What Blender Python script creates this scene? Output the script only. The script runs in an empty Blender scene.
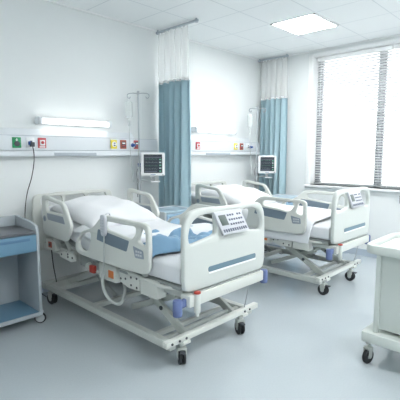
import bpy, bmesh, math, random
from mathutils import Vector, Matrix, noise
random.seed(7)
C = bpy.context.scene.collection
PI = math.pi
CEIL = 3.06; WY = 4.15; WX = 5.85

# ---------------------------------------------------------------- materials
def mat(name, col, rough=0.5, metal=0.0, spec=0.5, bump=0, bscale=40, var=0.0, vscale=6, coat=0, sheen=0, emit=0, trans=0):
    m = bpy.data.materials.new(name); m.use_nodes = True
    nt = m.node_tree; b = nt.nodes['Principled BSDF']
    c = (*col, 1)
    b.inputs['Base Color'].default_value = c
    b.inputs['Roughness'].default_value = rough
    b.inputs['Metallic'].default_value = metal
    b.inputs['Specular IOR Level'].default_value = spec
    b.inputs['Coat Weight'].default_value = coat
    b.inputs['Sheen Weight'].default_value = sheen
    if emit:
        b.inputs['Emission Color'].default_value = c
        b.inputs['Emission Strength'].default_value = emit
    tc = nt.nodes.new('ShaderNodeTexCoord')
    if var:
        n = nt.nodes.new('ShaderNodeTexNoise'); n.inputs['Scale'].default_value = vscale; n.inputs['Detail'].default_value = 4
        r = nt.nodes.new('ShaderNodeMix'); r.data_type = 'RGBA'
        r.inputs[6].default_value = (*[max(0, x*(1-var)) for x in col], 1)
        r.inputs[7].default_value = (*[min(1, x*(1+var)) for x in col], 1)
        nt.links.new(tc.outputs['Object'], n.inputs['Vector'])
        nt.links.new(n.outputs['Fac'], r.inputs[0]); nt.links.new(r.outputs[2], b.inputs['Base Color'])
    if bump:
        n2 = nt.nodes.new('ShaderNodeTexNoise'); n2.inputs['Scale'].default_value = bscale; n2.inputs['Detail'].default_value = 5
        bp = nt.nodes.new('ShaderNodeBump'); bp.inputs['Strength'].default_value = bump; bp.inputs['Distance'].default_value = 0.01
        nt.links.new(tc.outputs['Object'], n2.inputs['Vector'])
        nt.links.new(n2.outputs['Fac'], bp.inputs['Height']); nt.links.new(bp.outputs['Normal'], b.inputs['Normal'])
    if trans:
        out = nt.nodes['Material Output']
        t = nt.nodes.new('ShaderNodeBsdfTranslucent'); t.inputs['Color'].default_value = c
        mx = nt.nodes.new('ShaderNodeMixShader'); mx.inputs[0].default_value = trans
        nt.links.new(b.outputs[0], mx.inputs[1]); nt.links.new(t.outputs[0], mx.inputs[2]); nt.links.new(mx.outputs[0], out.inputs['Surface'])
    return m

M = {}
M['wall'] = mat('wall_paint', (0.79, 0.82, 0.82), 0.75, var=0.012, vscale=3, bump=0.03, bscale=180)
M['trim'] = mat('trim_white', (0.90, 0.915, 0.915), 0.45)
M['base'] = mat('baseboard_grey', (0.46, 0.53, 0.61), 0.5)
M['ivory'] = mat('ivory_plastic', (0.63, 0.655, 0.62), 0.38, var=0.015)
M['ivory2'] = mat('board_plastic', (0.57, 0.605, 0.58), 0.4, var=0.015)
M['frame'] = mat('frame_paint', (0.50, 0.53, 0.505), 0.42, var=0.03)
M['frame2'] = mat('mechanism_grey', (0.30, 0.33, 0.325), 0.5, var=0.05)
M['pad'] = mat('pad_slate', (0.16, 0.215, 0.265), 0.55)
M['padpale'] = mat('pad_pale', (0.28, 0.325, 0.375), 0.55)
M['slot'] = mat('slot_blue', (0.14, 0.225, 0.28), 0.5)
M['blue'] = mat('bumper_blue', (0.12, 0.165, 0.33), 0.5)
M['red'] = mat('red_plastic', (0.42, 0.05, 0.035), 0.4)
M['orange'] = mat('orange_label', (0.72, 0.22, 0.06), 0.5)
M['black'] = mat('black_rubber', (0.015, 0.017, 0.02), 0.6)
M['dark'] = mat('dark_grey', (0.06, 0.07, 0.08), 0.55)
M['hub'] = mat('hub_grey', (0.45, 0.48, 0.50), 0.4)
M['sheet'] = mat('white_cotton', (0.74, 0.765, 0.79), 0.85, bump=0.25, bscale=9, sheen=0.2)
M['pillow'] = mat('pillow_cotton', (0.79, 0.805, 0.825), 0.85, bump=0.25, bscale=7, sheen=0.2)
M['blanket'] = mat('blue_blanket', (0.17, 0.31, 0.45), 0.9, bump=0.3, bscale=14, var=0.15, sheen=0.3)
M['steel'] = mat('steel', (0.42, 0.45, 0.48), 0.35, metal=0.4)
M['cabside'] = mat('cabinet_grey', (0.38, 0.425, 0.455), 0.45)
M['cabblue'] = mat('drawer_blue', (0.14, 0.275, 0.39), 0.4)
M['cabslit'] = mat('slit_blue', (0.09, 0.19, 0.31), 0.5)
M['cabtop'] = mat('cabinet_top', (0.115, 0.125, 0.14), 0.4)
M['nsblue'] = mat('pale_drawer_blue', (0.33, 0.50, 0.66), 0.4)
M['nstop'] = mat('pale_blue_top', (0.36, 0.48, 0.56), 0.35)
M['nsside'] = mat('nightstand_white', (0.66, 0.72, 0.76), 0.45)
M['rail'] = mat('head_unit_paint', (0.74, 0.78, 0.81), 0.4)
M['railgrey'] = mat('head_unit_grey', (0.42, 0.47, 0.52), 0.4)
M['green'] = mat('green_plate', (0.01, 0.30, 0.11), 0.4)
M['yellow'] = mat('yellow_plate', (0.78, 0.66, 0.06), 0.4)
M['redplate'] = mat('red_plate', (0.58, 0.09, 0.10), 0.4)
M['brown'] = mat('brown_plate', (0.42, 0.09, 0.05), 0.4)
M['white'] = mat('white_plastic', (0.86, 0.88, 0.89), 0.35)
M['navy'] = mat('blue_knob', (0.03, 0.10, 0.36), 0.35)
M['screen'] = mat('screen_glass', (0.035, 0.045, 0.06), 0.25)
M['lcd'] = mat('lcd_dark', (0.10, 0.13, 0.12), 0.3)
M['key'] = mat('key_grey', (0.12, 0.14, 0.19), 0.5)
M['panel'] = mat('panel_lilac', (0.56, 0.58, 0.62), 0.4)
M['tgreen'] = mat('trace_green', (0.10, 0.35, 0.22), 0.4, emit=0.12)
M['twhite'] = mat('trace_white', (0.4, 0.5, 0.5), 0.4, emit=0.1)
M['tray'] = mat('tray_white', (0.88, 0.90, 0.88), 0.12)
M['trolley'] = mat('trolley_paint', (0.56, 0.61, 0.58), 0.35)
M['curtain'] = mat('teal_curtain', (0.50, 0.68, 0.75), 0.9, trans=0.28, bump=0.1, bscale=60, sheen=0.2)
M['lamp'] = mat('lamp_diffuser', (1.0, 1.0, 0.99), 0.5, emit=1.7)
M['ceillamp'] = mat('ceiling_lamp', (1.0, 1.0, 1.0), 0.5, emit=21.0)
M['slat'] = mat('blind_slat', (0.86, 0.87, 0.88), 0.5, trans=0.25)
M['blindrail'] = mat('blind_rail', (0.40, 0.43, 0.44), 0.5)
M['winframe'] = mat('window_frame_grey', (0.30, 0.32, 0.34), 0.5)
M['bag'] = mat('iv_bag', (0.80, 0.85, 0.85), 0.2)
b = M['bag'].node_tree.nodes['Principled BSDF']; b.inputs['Alpha'].default_value = 0.55
M['tube'] = mat('clear_tube', (0.80, 0.84, 0.84), 0.2)
M['tube'].node_tree.nodes['Principled BSDF'].inputs['Alpha'].default_value = 0.6
M['cordgrey'] = mat('grey_cord', (0.50, 0.53, 0.52), 0.5)

def glass_mat():
    m = bpy.data.materials.new('window_glass'); m.use_nodes = True; nt = m.node_tree; nt.nodes.clear()
    o = nt.nodes.new('ShaderNodeOutputMaterial'); t = nt.nodes.new('ShaderNodeBsdfTransparent'); g = nt.nodes.new('ShaderNodeBsdfGlossy')
    g.inputs['Roughness'].default_value = 0.02; mx = nt.nodes.new('ShaderNodeMixShader'); mx.inputs[0].default_value = 0.06
    nt.links.new(t.outputs[0], mx.inputs[1]); nt.links.new(g.outputs[0], mx.inputs[2]); nt.links.new(mx.outputs[0], o.inputs[0])
    return m
M['glass'] = glass_mat()
def mesh_mat():
    m = mat('curtain_net', (0.97, 0.98, 0.975), 0.9, trans=0.45); nt = m.node_tree
    out = nt.nodes['Material Output']; src = out.inputs['Surface'].links[0].from_socket
    t = nt.nodes.new('ShaderNodeBsdfTransparent'); mx = nt.nodes.new('ShaderNodeMixShader'); mx.inputs[0].default_value = 0.42
    nt.links.new(t.outputs[0], mx.inputs[1]); nt.links.new(src, mx.inputs[2]); nt.links.new(mx.outputs[0], out.inputs['Surface'])
    return m
M['net'] = mesh_mat()

def floor_mat():
    m = mat('floor_vinyl', (0.44, 0.50, 0.56), 0.3, coat=0.35); nt = m.node_tree; b = nt.nodes['Principled BSDF']
    tc = nt.nodes.new('ShaderNodeTexCoord')
    n = nt.nodes.new('ShaderNodeTexNoise'); n.inputs['Scale'].default_value = 90; n.inputs['Detail'].default_value = 3
    n2 = nt.nodes.new('ShaderNodeTexNoise'); n2.inputs['Scale'].default_value = 1.3; n2.inputs['Detail'].default_value = 0
    cr = nt.nodes.new('ShaderNodeValToRGB'); cr.color_ramp.elements[0].position = 0.35; cr.color_ramp.elements[1].position = 0.65
    cr.color_ramp.elements[0].color = (0.45, 0.505, 0.535, 1); cr.color_ramp.elements[1].color = (0.47, 0.525, 0.555, 1)
    nt.links.new(tc.outputs['Object'], n.inputs['Vector']); nt.links.new(tc.outputs['Object'], n2.inputs['Vector'])
    nt.links.new(n.outputs['Fac'], cr.inputs['Fac']); nt.links.new(cr.outputs[0], b.inputs['Base Color'])
    mr = nt.nodes.new('ShaderNodeMapRange'); mr.inputs['To Min'].default_value = 0.17; mr.inputs['To Max'].default_value = 0.2
    nt.links.new(n2.outputs['Fac'], mr.inputs['Value']); nt.links.new(mr.outputs[0], b.inputs['Roughness'])
    return m
M['floor'] = floor_mat()

def ceil_mat():
    m = mat('ceiling_tiles', (0.8, 0.83, 0.84), 0.8); nt = m.node_tree; b = nt.nodes['Principled BSDF']
    tc = nt.nodes.new('ShaderNodeTexCoord'); mp = nt.nodes.new('ShaderNodeMapping')
    # tile lines at X = 4.3 + 0.6k and Y = 2.94 + 0.6k
    mp.inputs['Location'].default_value = (-4.3+6.0, -2.94+6.0, 0)
    nt.links.new(tc.outputs['Object'], mp.inputs['Vector'])
    sx = nt.nodes.new('ShaderNodeSeparateXYZ'); nt.links.new(mp.outputs[0], sx.inputs[0])
    def mth(op, a, v=None, c=None):
        k = nt.nodes.new('ShaderNodeMath'); k.operation = op
        for i, x in enumerate((a, v, c)):
            if x is None: continue
            if isinstance(x, (int, float)): k.inputs[i].default_value = x
            else: nt.links.new(x, k.inputs[i])
        return k.outputs[0]
    d = []
    for ax in ('X', 'Y'):
        fr = mth('PINGPONG', sx.outputs[ax], 0.3)
        # pingpong(0.3): 0 at multiples of 0.6
        d.append(fr)
    mn = mth('MINIMUM', d[0], d[1])
    line = mth('LESS_THAN', mn, 0.006)
    n = nt.nodes.new('ShaderNodeTexNoise'); n.inputs['Scale'].default_value = 120
    nt.links.new(tc.outputs['Object'], n.inputs['Vector'])
    mx = nt.nodes.new('ShaderNodeMix'); mx.data_type = 'RGBA'
    mx.inputs[6].default_value = (0.85, 0.88, 0.885, 1); mx.inputs[7].default_value = (0.68, 0.72, 0.74, 1)
    nt.links.new(line, mx.inputs[0]); nt.links.new(mx.outputs[2], b.inputs['Base Color'])
    bp = nt.nodes.new('ShaderNodeBump'); bp.inputs['Strength'].default_value = 0.1; bp.inputs['Distance'].default_value = 0.004
    nt.links.new(n.outputs['Fac'], bp.inputs['Height']); nt.links.new(bp.outputs[0], b.inputs['Normal'])
    return m
M['ceil'] = ceil_mat()

# ---------------------------------------------------------------- helpers
class MB:
    def __init__(s): s.bm = bmesh.new(); s.mats = []
    def mi(s, m):
        if m is None: return 0
        if m not in s.mats: s.mats.append(m)
        return s.mats.index(m)
    def _setm(s, faces, m):
        i = s.mi(m)
        for f in faces: f.material_index = i
    def box(s, x0, x1, y0, y1, z0, z1, m=None, bev=0.0, rot=None, seg=2):
        bm = bmesh.new()
        r = bmesh.ops.create_cube(bm, size=1)
        for v in bm.verts:
            v.co = Vector(((x0+x1)/2 + v.co.x*(x1-x0), (y0+y1)/2 + v.co.y*(y1-y0), (z0+z1)/2 + v.co.z*(z1-z0)))
        if bev: bmesh.ops.bevel(bm, geom=bm.edges[:], offset=bev, segments=seg, affect='EDGES', profile=0.6)
        if rot: bmesh.ops.transform(bm, matrix=rot, verts=bm.verts)
        s.merge(bm, m)
    def merge(s, bm, m):
        me = bpy.data.meshes.new('tmp'); bm.to_mesh(me); bm.free(); s.addmesh(me, m); bpy.data.meshes.remove(me)
    def addmesh(s, me, m, mtx=None):
        n = len(s.bm.faces)
        if mtx: me.transform(mtx)
        s.bm.from_mesh(me); s.bm.faces.ensure_lookup_table()
        s._setm(s.bm.faces[n:], m)
    def tube(s, pts, r, m=None, n=10, cap=True):
        pts = [Vector(p) for p in pts]; rings = []; up = None
        for i, p in enumerate(pts):
            d = (pts[min(i+1, len(pts)-1)] - pts[max(i-1, 0)]).normalized()
            if up is None:
                up = Vector((0, 0, 1)) if abs(d.z) < .9 else Vector((1, 0, 0))
            a = up - d*up.dot(d)
            if a.length < 1e-4: a = d.orthogonal()
            a.normalize(); up = a; b = d.cross(a)
            rr = r[i] if isinstance(r, (list, tuple)) else r
            rings.append([s.bm.verts.new(p + (a*math.cos(2*PI*k/n) + b*math.sin(2*PI*k/n))*rr) for k in range(n)])
        fs = []
        for i in range(len(rings)-1):
            for k in range(n):
                fs.append(s.bm.faces.new((rings[i][k], rings[i][(k+1) % n], rings[i+1][(k+1) % n], rings[i+1][k])))
        if cap:
            fs.append(s.bm.faces.new(rings[0][::-1])); fs.append(s.bm.faces.new(rings[-1]))
        s._setm(fs, m)
    def bar(s, p, q, w, t, m=None, bev=0.004, side=Vector((1, 0, 0))):
        """box bar from p to q; t thick along side, w across"""
        p = Vector(p); q = Vector(q); d = (q-p); L = d.length; d.normalize()
        a = (side - d*side.dot(d)).normalized(); b = d.cross(a)
        mt = Matrix((( d.x, a.x, b.x, (p.x+q.x)/2), (d.y, a.y, b.y, (p.y+q.y)/2), (d.z, a.z, b.z, (p.z+q.z)/2), (0, 0, 0, 1)))
        s.box(-L/2, L/2, -t/2, t/2, -w/2, w/2, m, bev, mt)
    def lathe(s, prof, m=None, mtx=None, n=24):
        bm = bmesh.new(); rings = []
        for (r, z) in prof:
            rings.append([bm.verts.new((r*math.cos(2*PI*k/n), r*math.sin(2*PI*k/n), z)) for k in range(n)])
        for i in range(len(rings)-1):
            for k in range(n): bm.faces.new((rings[i][k], rings[i][(k+1) % n], rings[i+1][(k+1) % n], rings[i+1][k]))
        bm.faces.new(rings[0][::-1]); bm.faces.new(rings[-1])
        if mtx: bmesh.ops.transform(bm, matrix=mtx, verts=bm.verts)
        s.merge(bm, m)
    def plate(s, outer, holes, t, m=None, bev=0.008, mtx=None, rnd=2):
        """outline with holes, thickness t (centred), rounded edges; outline in the XY plane then moved by mtx"""
        cu = bpy.data.curves.new('tmpc', 'CURVE'); cu.dimensions = '2D'; cu.fill_mode = 'BOTH'
        cu.extrude = max(t/2-bev, 0.0005); cu.bevel_depth = bev; cu.bevel_resolution = 2; cu.offset = -bev
        for pl in [outer]+list(holes):
            pl = smooth(pl, rnd)
            sp = cu.splines.new('POLY'); sp.points.add(len(pl)-1); sp.use_cyclic_u = True
            for i, (x, y) in enumerate(pl): sp.points[i].co = (x, y, 0, 1)
        ob = bpy.data.objects.new('tmpo', cu); C.objects.link(ob)
        dg = bpy.context.evaluated_depsgraph_get(); dg.update()
        me = bpy.data.meshes.new_from_object(ob.evaluated_get(dg))
        s.addmesh(me, m, mtx)
        bpy.data.objects.remove(ob); bpy.data.curves.remove(cu); bpy.data.meshes.remove(me)
    def grid(s, fn, nu, nv, m=None, thick=0.0, closed=False):
        vs = [[s.bm.verts.new(fn(i/(nu-1), j/(nv-1))) for j in range(nv)] for i in range(nu)]
        fs = []
        for i in range(nu-1):
            for j in range(nv-1): fs.append(s.bm.faces.new((vs[i][j], vs[i+1][j], vs[i+1][j+1], vs[i][j+1])))
        s._setm(fs, m)
        return vs
    def build(s, name, m=None, parent=None, smooth_=True, loc=None, angle=40):
        if not s.mats: s.mats = [m]
        me = bpy.data.meshes.new(name)
        bmesh.ops.remove_doubles(s.bm, verts=s.bm.verts, dist=1e-5)
        bmesh.ops.recalc_face_normals(s.bm, faces=s.bm.faces)
        s.bm.to_mesh(me); s.bm.free()
        for x in s.mats: me.materials.append(M[x] if isinstance(x, str) else x)
        o = bpy.data.objects.new(name, me); C.objects.link(o)
        if parent: o.parent = parent
        if loc: o.location = loc
        if smooth_:
            me.shade_smooth()
            try: me.set_sharp_from_angle(angle=math.radians(angle))
            except Exception: pass
        return o

def smooth(pl, it=2):
    """round each corner of an outline; it picks the radius"""
    if not it: return pl
    rad = 0.014 if it == 1 else 0.038
    out = []; n = len(pl)
    for i in range(n):
        p = Vector(pl[i]); a = Vector(pl[i-1]); b = Vector(pl[(i+1) % n])
        la = min(rad, (a-p).length*0.46); lb = min(rad, (b-p).length*0.46)
        A = p+(a-p).normalized()*la; B = p+(b-p).normalized()*lb
        for k in range(5):
            t = k/4; q = A*(1-t)**2+p*2*t*(1-t)+B*t*t; out.append((q.x, q.y))
    return out
def rrect(x0, x1, y0, y1, r, n=5):
    o = []
    for cx, cy, a0 in ((x1-r, y1-r, 0), (x0+r, y1-r, PI/2), (x0+r, y0+r, PI), (x1-r, y0+r, 1.5*PI)):
        for k in range(n+1):
            a = a0 + k*PI/2/n; o.append((cx+r*math.cos(a), cy+r*math.sin(a)))
    return o
YZ = Matrix(((0, 0, 1, 0), (1, 0, 0, 0), (0, 1, 0, 0), (0, 0, 0, 1)))     # outline (y,z) -> plane across X
XZ = Matrix(((1, 0, 0, 0), (0, 0, 1, 0), (0, 1, 0, 0), (0, 0, 0, 1)))     # outline (x,z) -> plane across Y
def T(x, y, z): return Matrix.Translation((x, y, z))
RX = lambda a: Matrix.Rotation(a, 4, 'X')
RY = lambda a: Matrix.Rotation(a, 4, 'Y')
RZ = lambda a: Matrix.Rotation(a, 4, 'Z')
def catmull(pts, k=8):
    P = [Vector(p) for p in pts]; P = [P[0]*2-P[1]]+P+[P[-1]*2-P[-2]]; out = []
    for i in range(1, len(P)-2):
        for j in range(k):
            t = j/k; a, b, c, d = P[i-1:i+3]
            out.append(0.5*((2*b)+(c-a)*t+(2*a-5*b+4*c-d)*t*t+(3*b-a-3*c+d)*t**3))
    out.append(P[-2]); return out
def thing(name, label, cat, loc=(0, 0, 0), rz=0, group=None):
    o = bpy.data.objects.new(name, None); C.objects.link(o); o.location = loc; o.rotation_euler = (0, 0, rz)
    o.empty_display_size = 0.1
    return tag(o, label, cat, group)
def tag(o, label, cat, group=None):
    o['label'] = label; o['category'] = cat
    if group: o['group'] = group
    return o
def struct(o): o['kind'] = 'structure'; return o
def lab(o, l): o['label'] = l; return o
def copy_tree(o, parent=None):
    c = o.copy(); C.objects.link(c); c.parent = parent
    for ch in list(o.children): copy_tree(ch, c)
    return c

# ---------------------------------------------------------------- room
m = MB(); m.box(-1.6, WX+0.25, -3.2, WY+0.15, -0.1, 0); struct(m.build('floor', 'floor', smooth_=False))
m = MB(); m.box(-1.6, WX+0.25, -3.2, WY+0.15, CEIL, CEIL+0.1)
struct(m.build('ceiling', 'ceil', smooth_=False))
m = MB(); m.box(-1.6, WX+0.25, WY, WY+0.15, 0, CEIL); struct(m.build('wall_back', 'wall', smooth_=False))
m = MB(); m.box(-1.75, -1.6, -3.2, WY+0.15, 0, CEIL); struct(m.build('wall_left', 'wall', smooth_=False))
m = MB(); m.box(-1.6, WX+0.25, -3.35, -3.2, 0, CEIL); struct(m.build('wall_front', 'wall', smooth_=False))
WY1 = 3.20; WY0 = -1.6; WZ0 = 1.00; WZ1 = 2.98       # window opening, extended out of view to let in more daylight
m = MB()
m.box(WX, WX+0.25, -3.2, WY, 0, WZ0); m.box(WX, WX+0.25, -3.2, WY, WZ1, CEIL)
m.box(WX, WX+0.25, WY1, WY, WZ0, WZ1); m.box(WX, WX+0.25, -3.2, WY0, WZ0, WZ1)
struct(m.build('wall_right', 'wall', smooth_=False))
m = MB(); m.box(WX-0.012, WX, -3.2, WY, 0, 0.10, bev=0.003); struct(m.build('baseboard_right', 'base', smooth_=False))
m = MB(); m.box(-1.6, WX, WY-0.012, WY, 0, 0.085, bev=0.003); struct(m.build('baseboard_back', 'base', smooth_=False))
# moulding between ceiling and walls
m = MB(); m.box(-1.6, WX, WY-0.02, WY, CEIL-0.015, CEIL); m.box(WX-0.02, WX, -3.2, WY, CEIL-0.015, CEIL)
struct(m.build('trim_1', 'trim', smooth_=False))
# window
w = struct(thing('window_1', '', 'window', (WX, 0, 0))); del w['label']; del w['category']
m = MB(); FX0, FX1 = 0.18, 0.22
for z0, z1 in ((WZ0, WZ0+0.035), (WZ1-0.05, WZ1)): m.box(FX0, FX1, WY0, WY1, z0, z1, 'trim')
for yc, hw in ((WY1-0.045, 0.045), (2.205, 0.05), (1.03, 0.04), (-0.07, 0.04), (WY0+0.045, 0.045)):
    m.box(FX0-0.01, FX1+0.01, yc-hw, yc+hw, WZ0, WZ1, 'winframe', 0.004)
m.build('window_frame', None, w)
m = MB(); m.box(0.197, 0.203, WY0+0.02, WY1-0.02, WZ0+0.02, WZ1-0.02); m.build('window_glass', 'glass', w, smooth_=False)
m = MB(); m.box(-0.055, 0.18, WY0-0.05, WY1+0.06, WZ0-0.03, WZ0, bev=0.006); m.build('window_sill', 'trim', w)
m = MB()   # white casing round the reveal
m.box(-0.018, 0.0, WY1-0.005, WY1+0.055, WZ0, WZ1+0.03, bev=0.004)
m.box(-0.018, 0.0, WY0, WY1+0.055, WZ1-0.005, WZ1+0.03, bev=0.004)
m.box(0.0, 0.18, WY1-0.012, WY1-0.0005, WZ0, WZ1); m.box(0.0, 0.18, WY0, WY1, WZ1-0.012, WZ1-0.0005)
m.build('window_casing', 'trim', w)

def blind(y0, y1, label):
    t = thing('window_blind', label, 'blind', (WX+0.11, (y0+y1)/2, 0), 0, 'venetian blinds at the window'); hw = (y1-y0)/2
    m = MB(); m.box(-0.03, 0.03, -hw, hw, WZ1-0.075, WZ1-0.02, bev=0.004); m.build('head_rail', 'trim', t)
    m = MB(); m.box(-0.026, 0.026, -hw, hw, WZ0+0.012, WZ0+0.034, bev=0.005); m.build('bottom_rail', 'blindrail', t)
    m = MB(); z = WZ0+0.055
    while z < WZ1-0.09:
        R = T(0, 0, z) @ RY(math.radians(18))
        m.box(-0.025, 0.025, -hw, hw, -0.0007, 0.0007, rot=R); z += 0.038
    m.build('slats', 'slat', t, smooth_=False)
    m = MB()
    for y in (-hw+0.12, hw-0.12):
        for x in (-0.027, 0.027): m.tube([(x, y, WZ0+0.05), (x, y, WZ1-0.05)], 0.0015, n=5)
    m.build('ladder_cord', 'white', t)
    m = MB(); m.tube([(-0.034, hw-0.07, WZ1-0.06), (-0.036, hw-0.07, WZ1-0.9)], 0.004, n=6); m.build('tilt_wand', 'white', t)
blind(2.055, 3.165, 'white venetian blind nearest the corner curtain, lit from behind')
blind(1.0, 2.035, 'white venetian blind cut off by the right edge of the photo')

# ceiling lamps (the first is the one seen, the others are added unseen, on the same grid, to light the room)
def ceil_lamp(x, y, label, g=None):
    t = thing('ceiling_light', label, 'ceiling light', (x, y, CEIL), 0, g)
    m = MB(); m.box(-0.295, 0.295, -0.265, 0.265, -0.010, -0.004, bev=0.001); m.build('diffuser', 'ceillamp', t)
    m = MB()
    for a, b2, c, d in ((-.3, .3, -.3, -.265), (-.3, .3, .265, .3), (-.3, -.295, -.3, .3), (.295, .3, -.3, .3)): m.box(a, b2, c, d, -0.012, 0.0)
    m.build('rim', 'trim', t)
ceil_lamp(4.6, 2.64, 'square glowing ceiling light panel set among the ceiling tiles')
for x, y in ((2.2, 0.24), (4.6, 0.24), (2.2, -1.56), (4.6, -1.56)  , (-0.2, 0.24)): ceil_lamp(x, y, 'square ceiling light panel added out of view to light the room', 'added ceiling light panels out of view')

# ---------------------------------------------------------------- head units
def outlet(parent, x, z, plate, label, kind):
    m = MB(); m.box(x-0.042, x+0.042, -0.012, 0, z-0.052, z+0.052, bev=0.004); o = lab(m.build('outlet_plate', plate, parent), label)
    m = MB()
    if kind == 'arrow':      # pale arrow over a dark socket
        m.lathe([(0.026, 0), (0.026, 0.008), (0.018, 0.010)], 'dark', T(x, -0.012, z-0.012) @ RX(PI/2), 16)
        m.box(x-0.004, x+0.004, -0.0135, -0.0118, z+0.008, z+0.04, 'white'); m.box(x-0.012, x+0.012, -0.0135, -0.0118, z+0.022, z+0.028, 'white')
    elif kind == 'square':
        m.box(x-0.026, x+0.026, -0.022, -0.0118, z-0.026, z+0.03, 'white', 0.004); m.box(x-0.03, x+0.03, -0.014, -0.0118, z-0.046, z-0.034, 'white')
        m.lathe([(0.016, 0), (0.016, 0.006), (0.01, 0.008)], plate, T(x, -0.022, z+0.004) @ RX(PI/2), 14)
    elif kind == 'pins':
        m.lathe([(0.03, 0), (0.03, 0.008), (0.026, 0.010)], 'white', T(x, -0.0119, z) @ RX(PI/2), 18)
        m.box(x-0.012, x+0.012, -0.025, -0.021, z+0.006, z+0.02, 'dark'); m.box(x-0.012, x+0.012, -0.025, -0.021, z-0.02, z-0.006, 'dark')
    elif kind == 'grid':
        m.box(x-0.028, x+0.028, -0.016, -0.0118, z-0.034, z+0.034, 'dark', 0.002)
        m.box(x-0.02, x+0.02, -0.018, -0.015, z+0.006, z+0.022, 'white'); m.box(x-0.02, x+0.02, -0.018, -0.015, z-0.022, z-0.008, 'redplate')
    m.build('socket', None, o)
def gas_valve(parent, x, z, col):
    m = MB(); m.lathe([(0.024, 0), (0.024, 0.02), (0.016, 0.025), (0.016, 0.06), (0.012, 0.065)], col, T(x, -0.001, z) @ RX(PI/2), 16)
    m.box(x-0.034, x+0.034, -0.014, 0.0, z-0.03, z+0.03, 'white', 0.003)
    lab(m.build('gas_valve', None, parent), 'blue gas valve')
def head_unit(x0, x1, hood1, grips, label, outs, valves):
    t = thing('bedhead_wall_unit', label, 'wall unit', ((x0+x1)/2, WY-0.085, 0), 0, 'bedhead wall units'); cx = (x0+x1)/2
    a, b2 = x0-cx, x1-cx
    m = MB(); m.box(a, b2, 0, 0.085, 1.525, 1.675, bev=0.004); m.build('housing', 'rail', t)
    m = MB()
    m.plate([(0.0, 1.676), (0.085, 1.676), (0.085, 1.745), (0.05, 1.745)], [], hood1-cx-a, None, 0.002, T((a+hood1-cx)/2, 0, 0) @ YZ, 0)
    m.build('hood', 'rail', t)
    m = MB(); m.box(a, b2, -0.015, 0.085, 1.465, 1.522, bev=0.014, seg=3); m.build('rail_channel', 'rail', t)
    m = MB()
    m.box(a, b2, -0.002, 0.0, 1.671, 1.6745); m.box(a, b2, -0.002, 0.0, 1.5255, 1.530)
    m.box(hood1-cx+0.02, hood1-cx+0.024, -0.002, 0, 1.53, 1.672); m.build('seam', 'railgrey', t)
    for g0, g1 in grips:
        m = MB(); m.box(g0-cx, g1-cx, -0.022, -0.012, 1.472, 1.503, bev=0.004); m.build('grip_rail', 'railgrey', t)
    for (x, pl, l, k) in outs: outlet(t, x-cx, 1.602, pl, l, k)
    for (x, c) in valves: gas_valve(t, x-cx, 1.595, c)
    return t
head_unit(1.15, 3.44, 3.07, [(2.02, 2.52)], 'long white wall unit of outlets above the near bed',
          [(1.64, 'green', 'green outlet plate', 'arrow'), (1.775, 'white', 'white outlet holding a plug', 'pins'), (1.895, 'redplate', 'red outlet plate left of the lamp', 'square'),
           (2.765, 'yellow', 'yellow outlet plate', 'pins'), (2.90, 'brown', 'brown outlet plate', 'grid'), (3.10, 'redplate', 'red outlet plate by the pole', 'grid')],
          [(3.03, 'navy')])
head_unit(3.72, 5.80, 5.45, [(4.35, 4.90)], 'long white wall unit of outlets above the far bed',
          [(4.19, 'redplate', 'red outlet plate', 'square'), (5.05, 'yellow', 'yellow outlet plate', 'pins'), (5.20, 'brown', 'brown outlet plate', 'grid'), (5.36, 'white', 'white outlet plate', 'pins')],
          [(5.42, 'navy')])

def wall_lamp(x0, x1, label):
    t = thing('wall_lamp', label, 'wall lamp', ((x0+x1)/2, WY, 1.80), 0, 'reading lamps over the beds'); h = (x1-x0)/2
    m = MB(); m.box(-h, h, -0.05, -0.0005, 0.0, 0.065, bev=0.008); m.build('housing', 'white', t)
    m = MB(); m.plate(rrect(-0.105, -0.048, 0.0, 0.052, 0.02), [], 2*h-0.07, None, 0.003, YZ, 0); m.build('diffuser', 'lamp', t)
    for s in (-1, 1):
        m = MB(); m.plate(rrect(-0.112, 0.0-0.001, -0.008, 0.07, 0.025), [], 0.034, None, 0.004, T(s*(h-0.015), 0, 0) @ YZ, 0); m.build('end_cap', 'rail', t)
wall_lamp(1.87, 2.73, 'long white tube wall lamp glowing above the near bed')
wall_lamp(4.14, 5.05, 'long white tube wall lamp glowing above the far bed')

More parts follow.
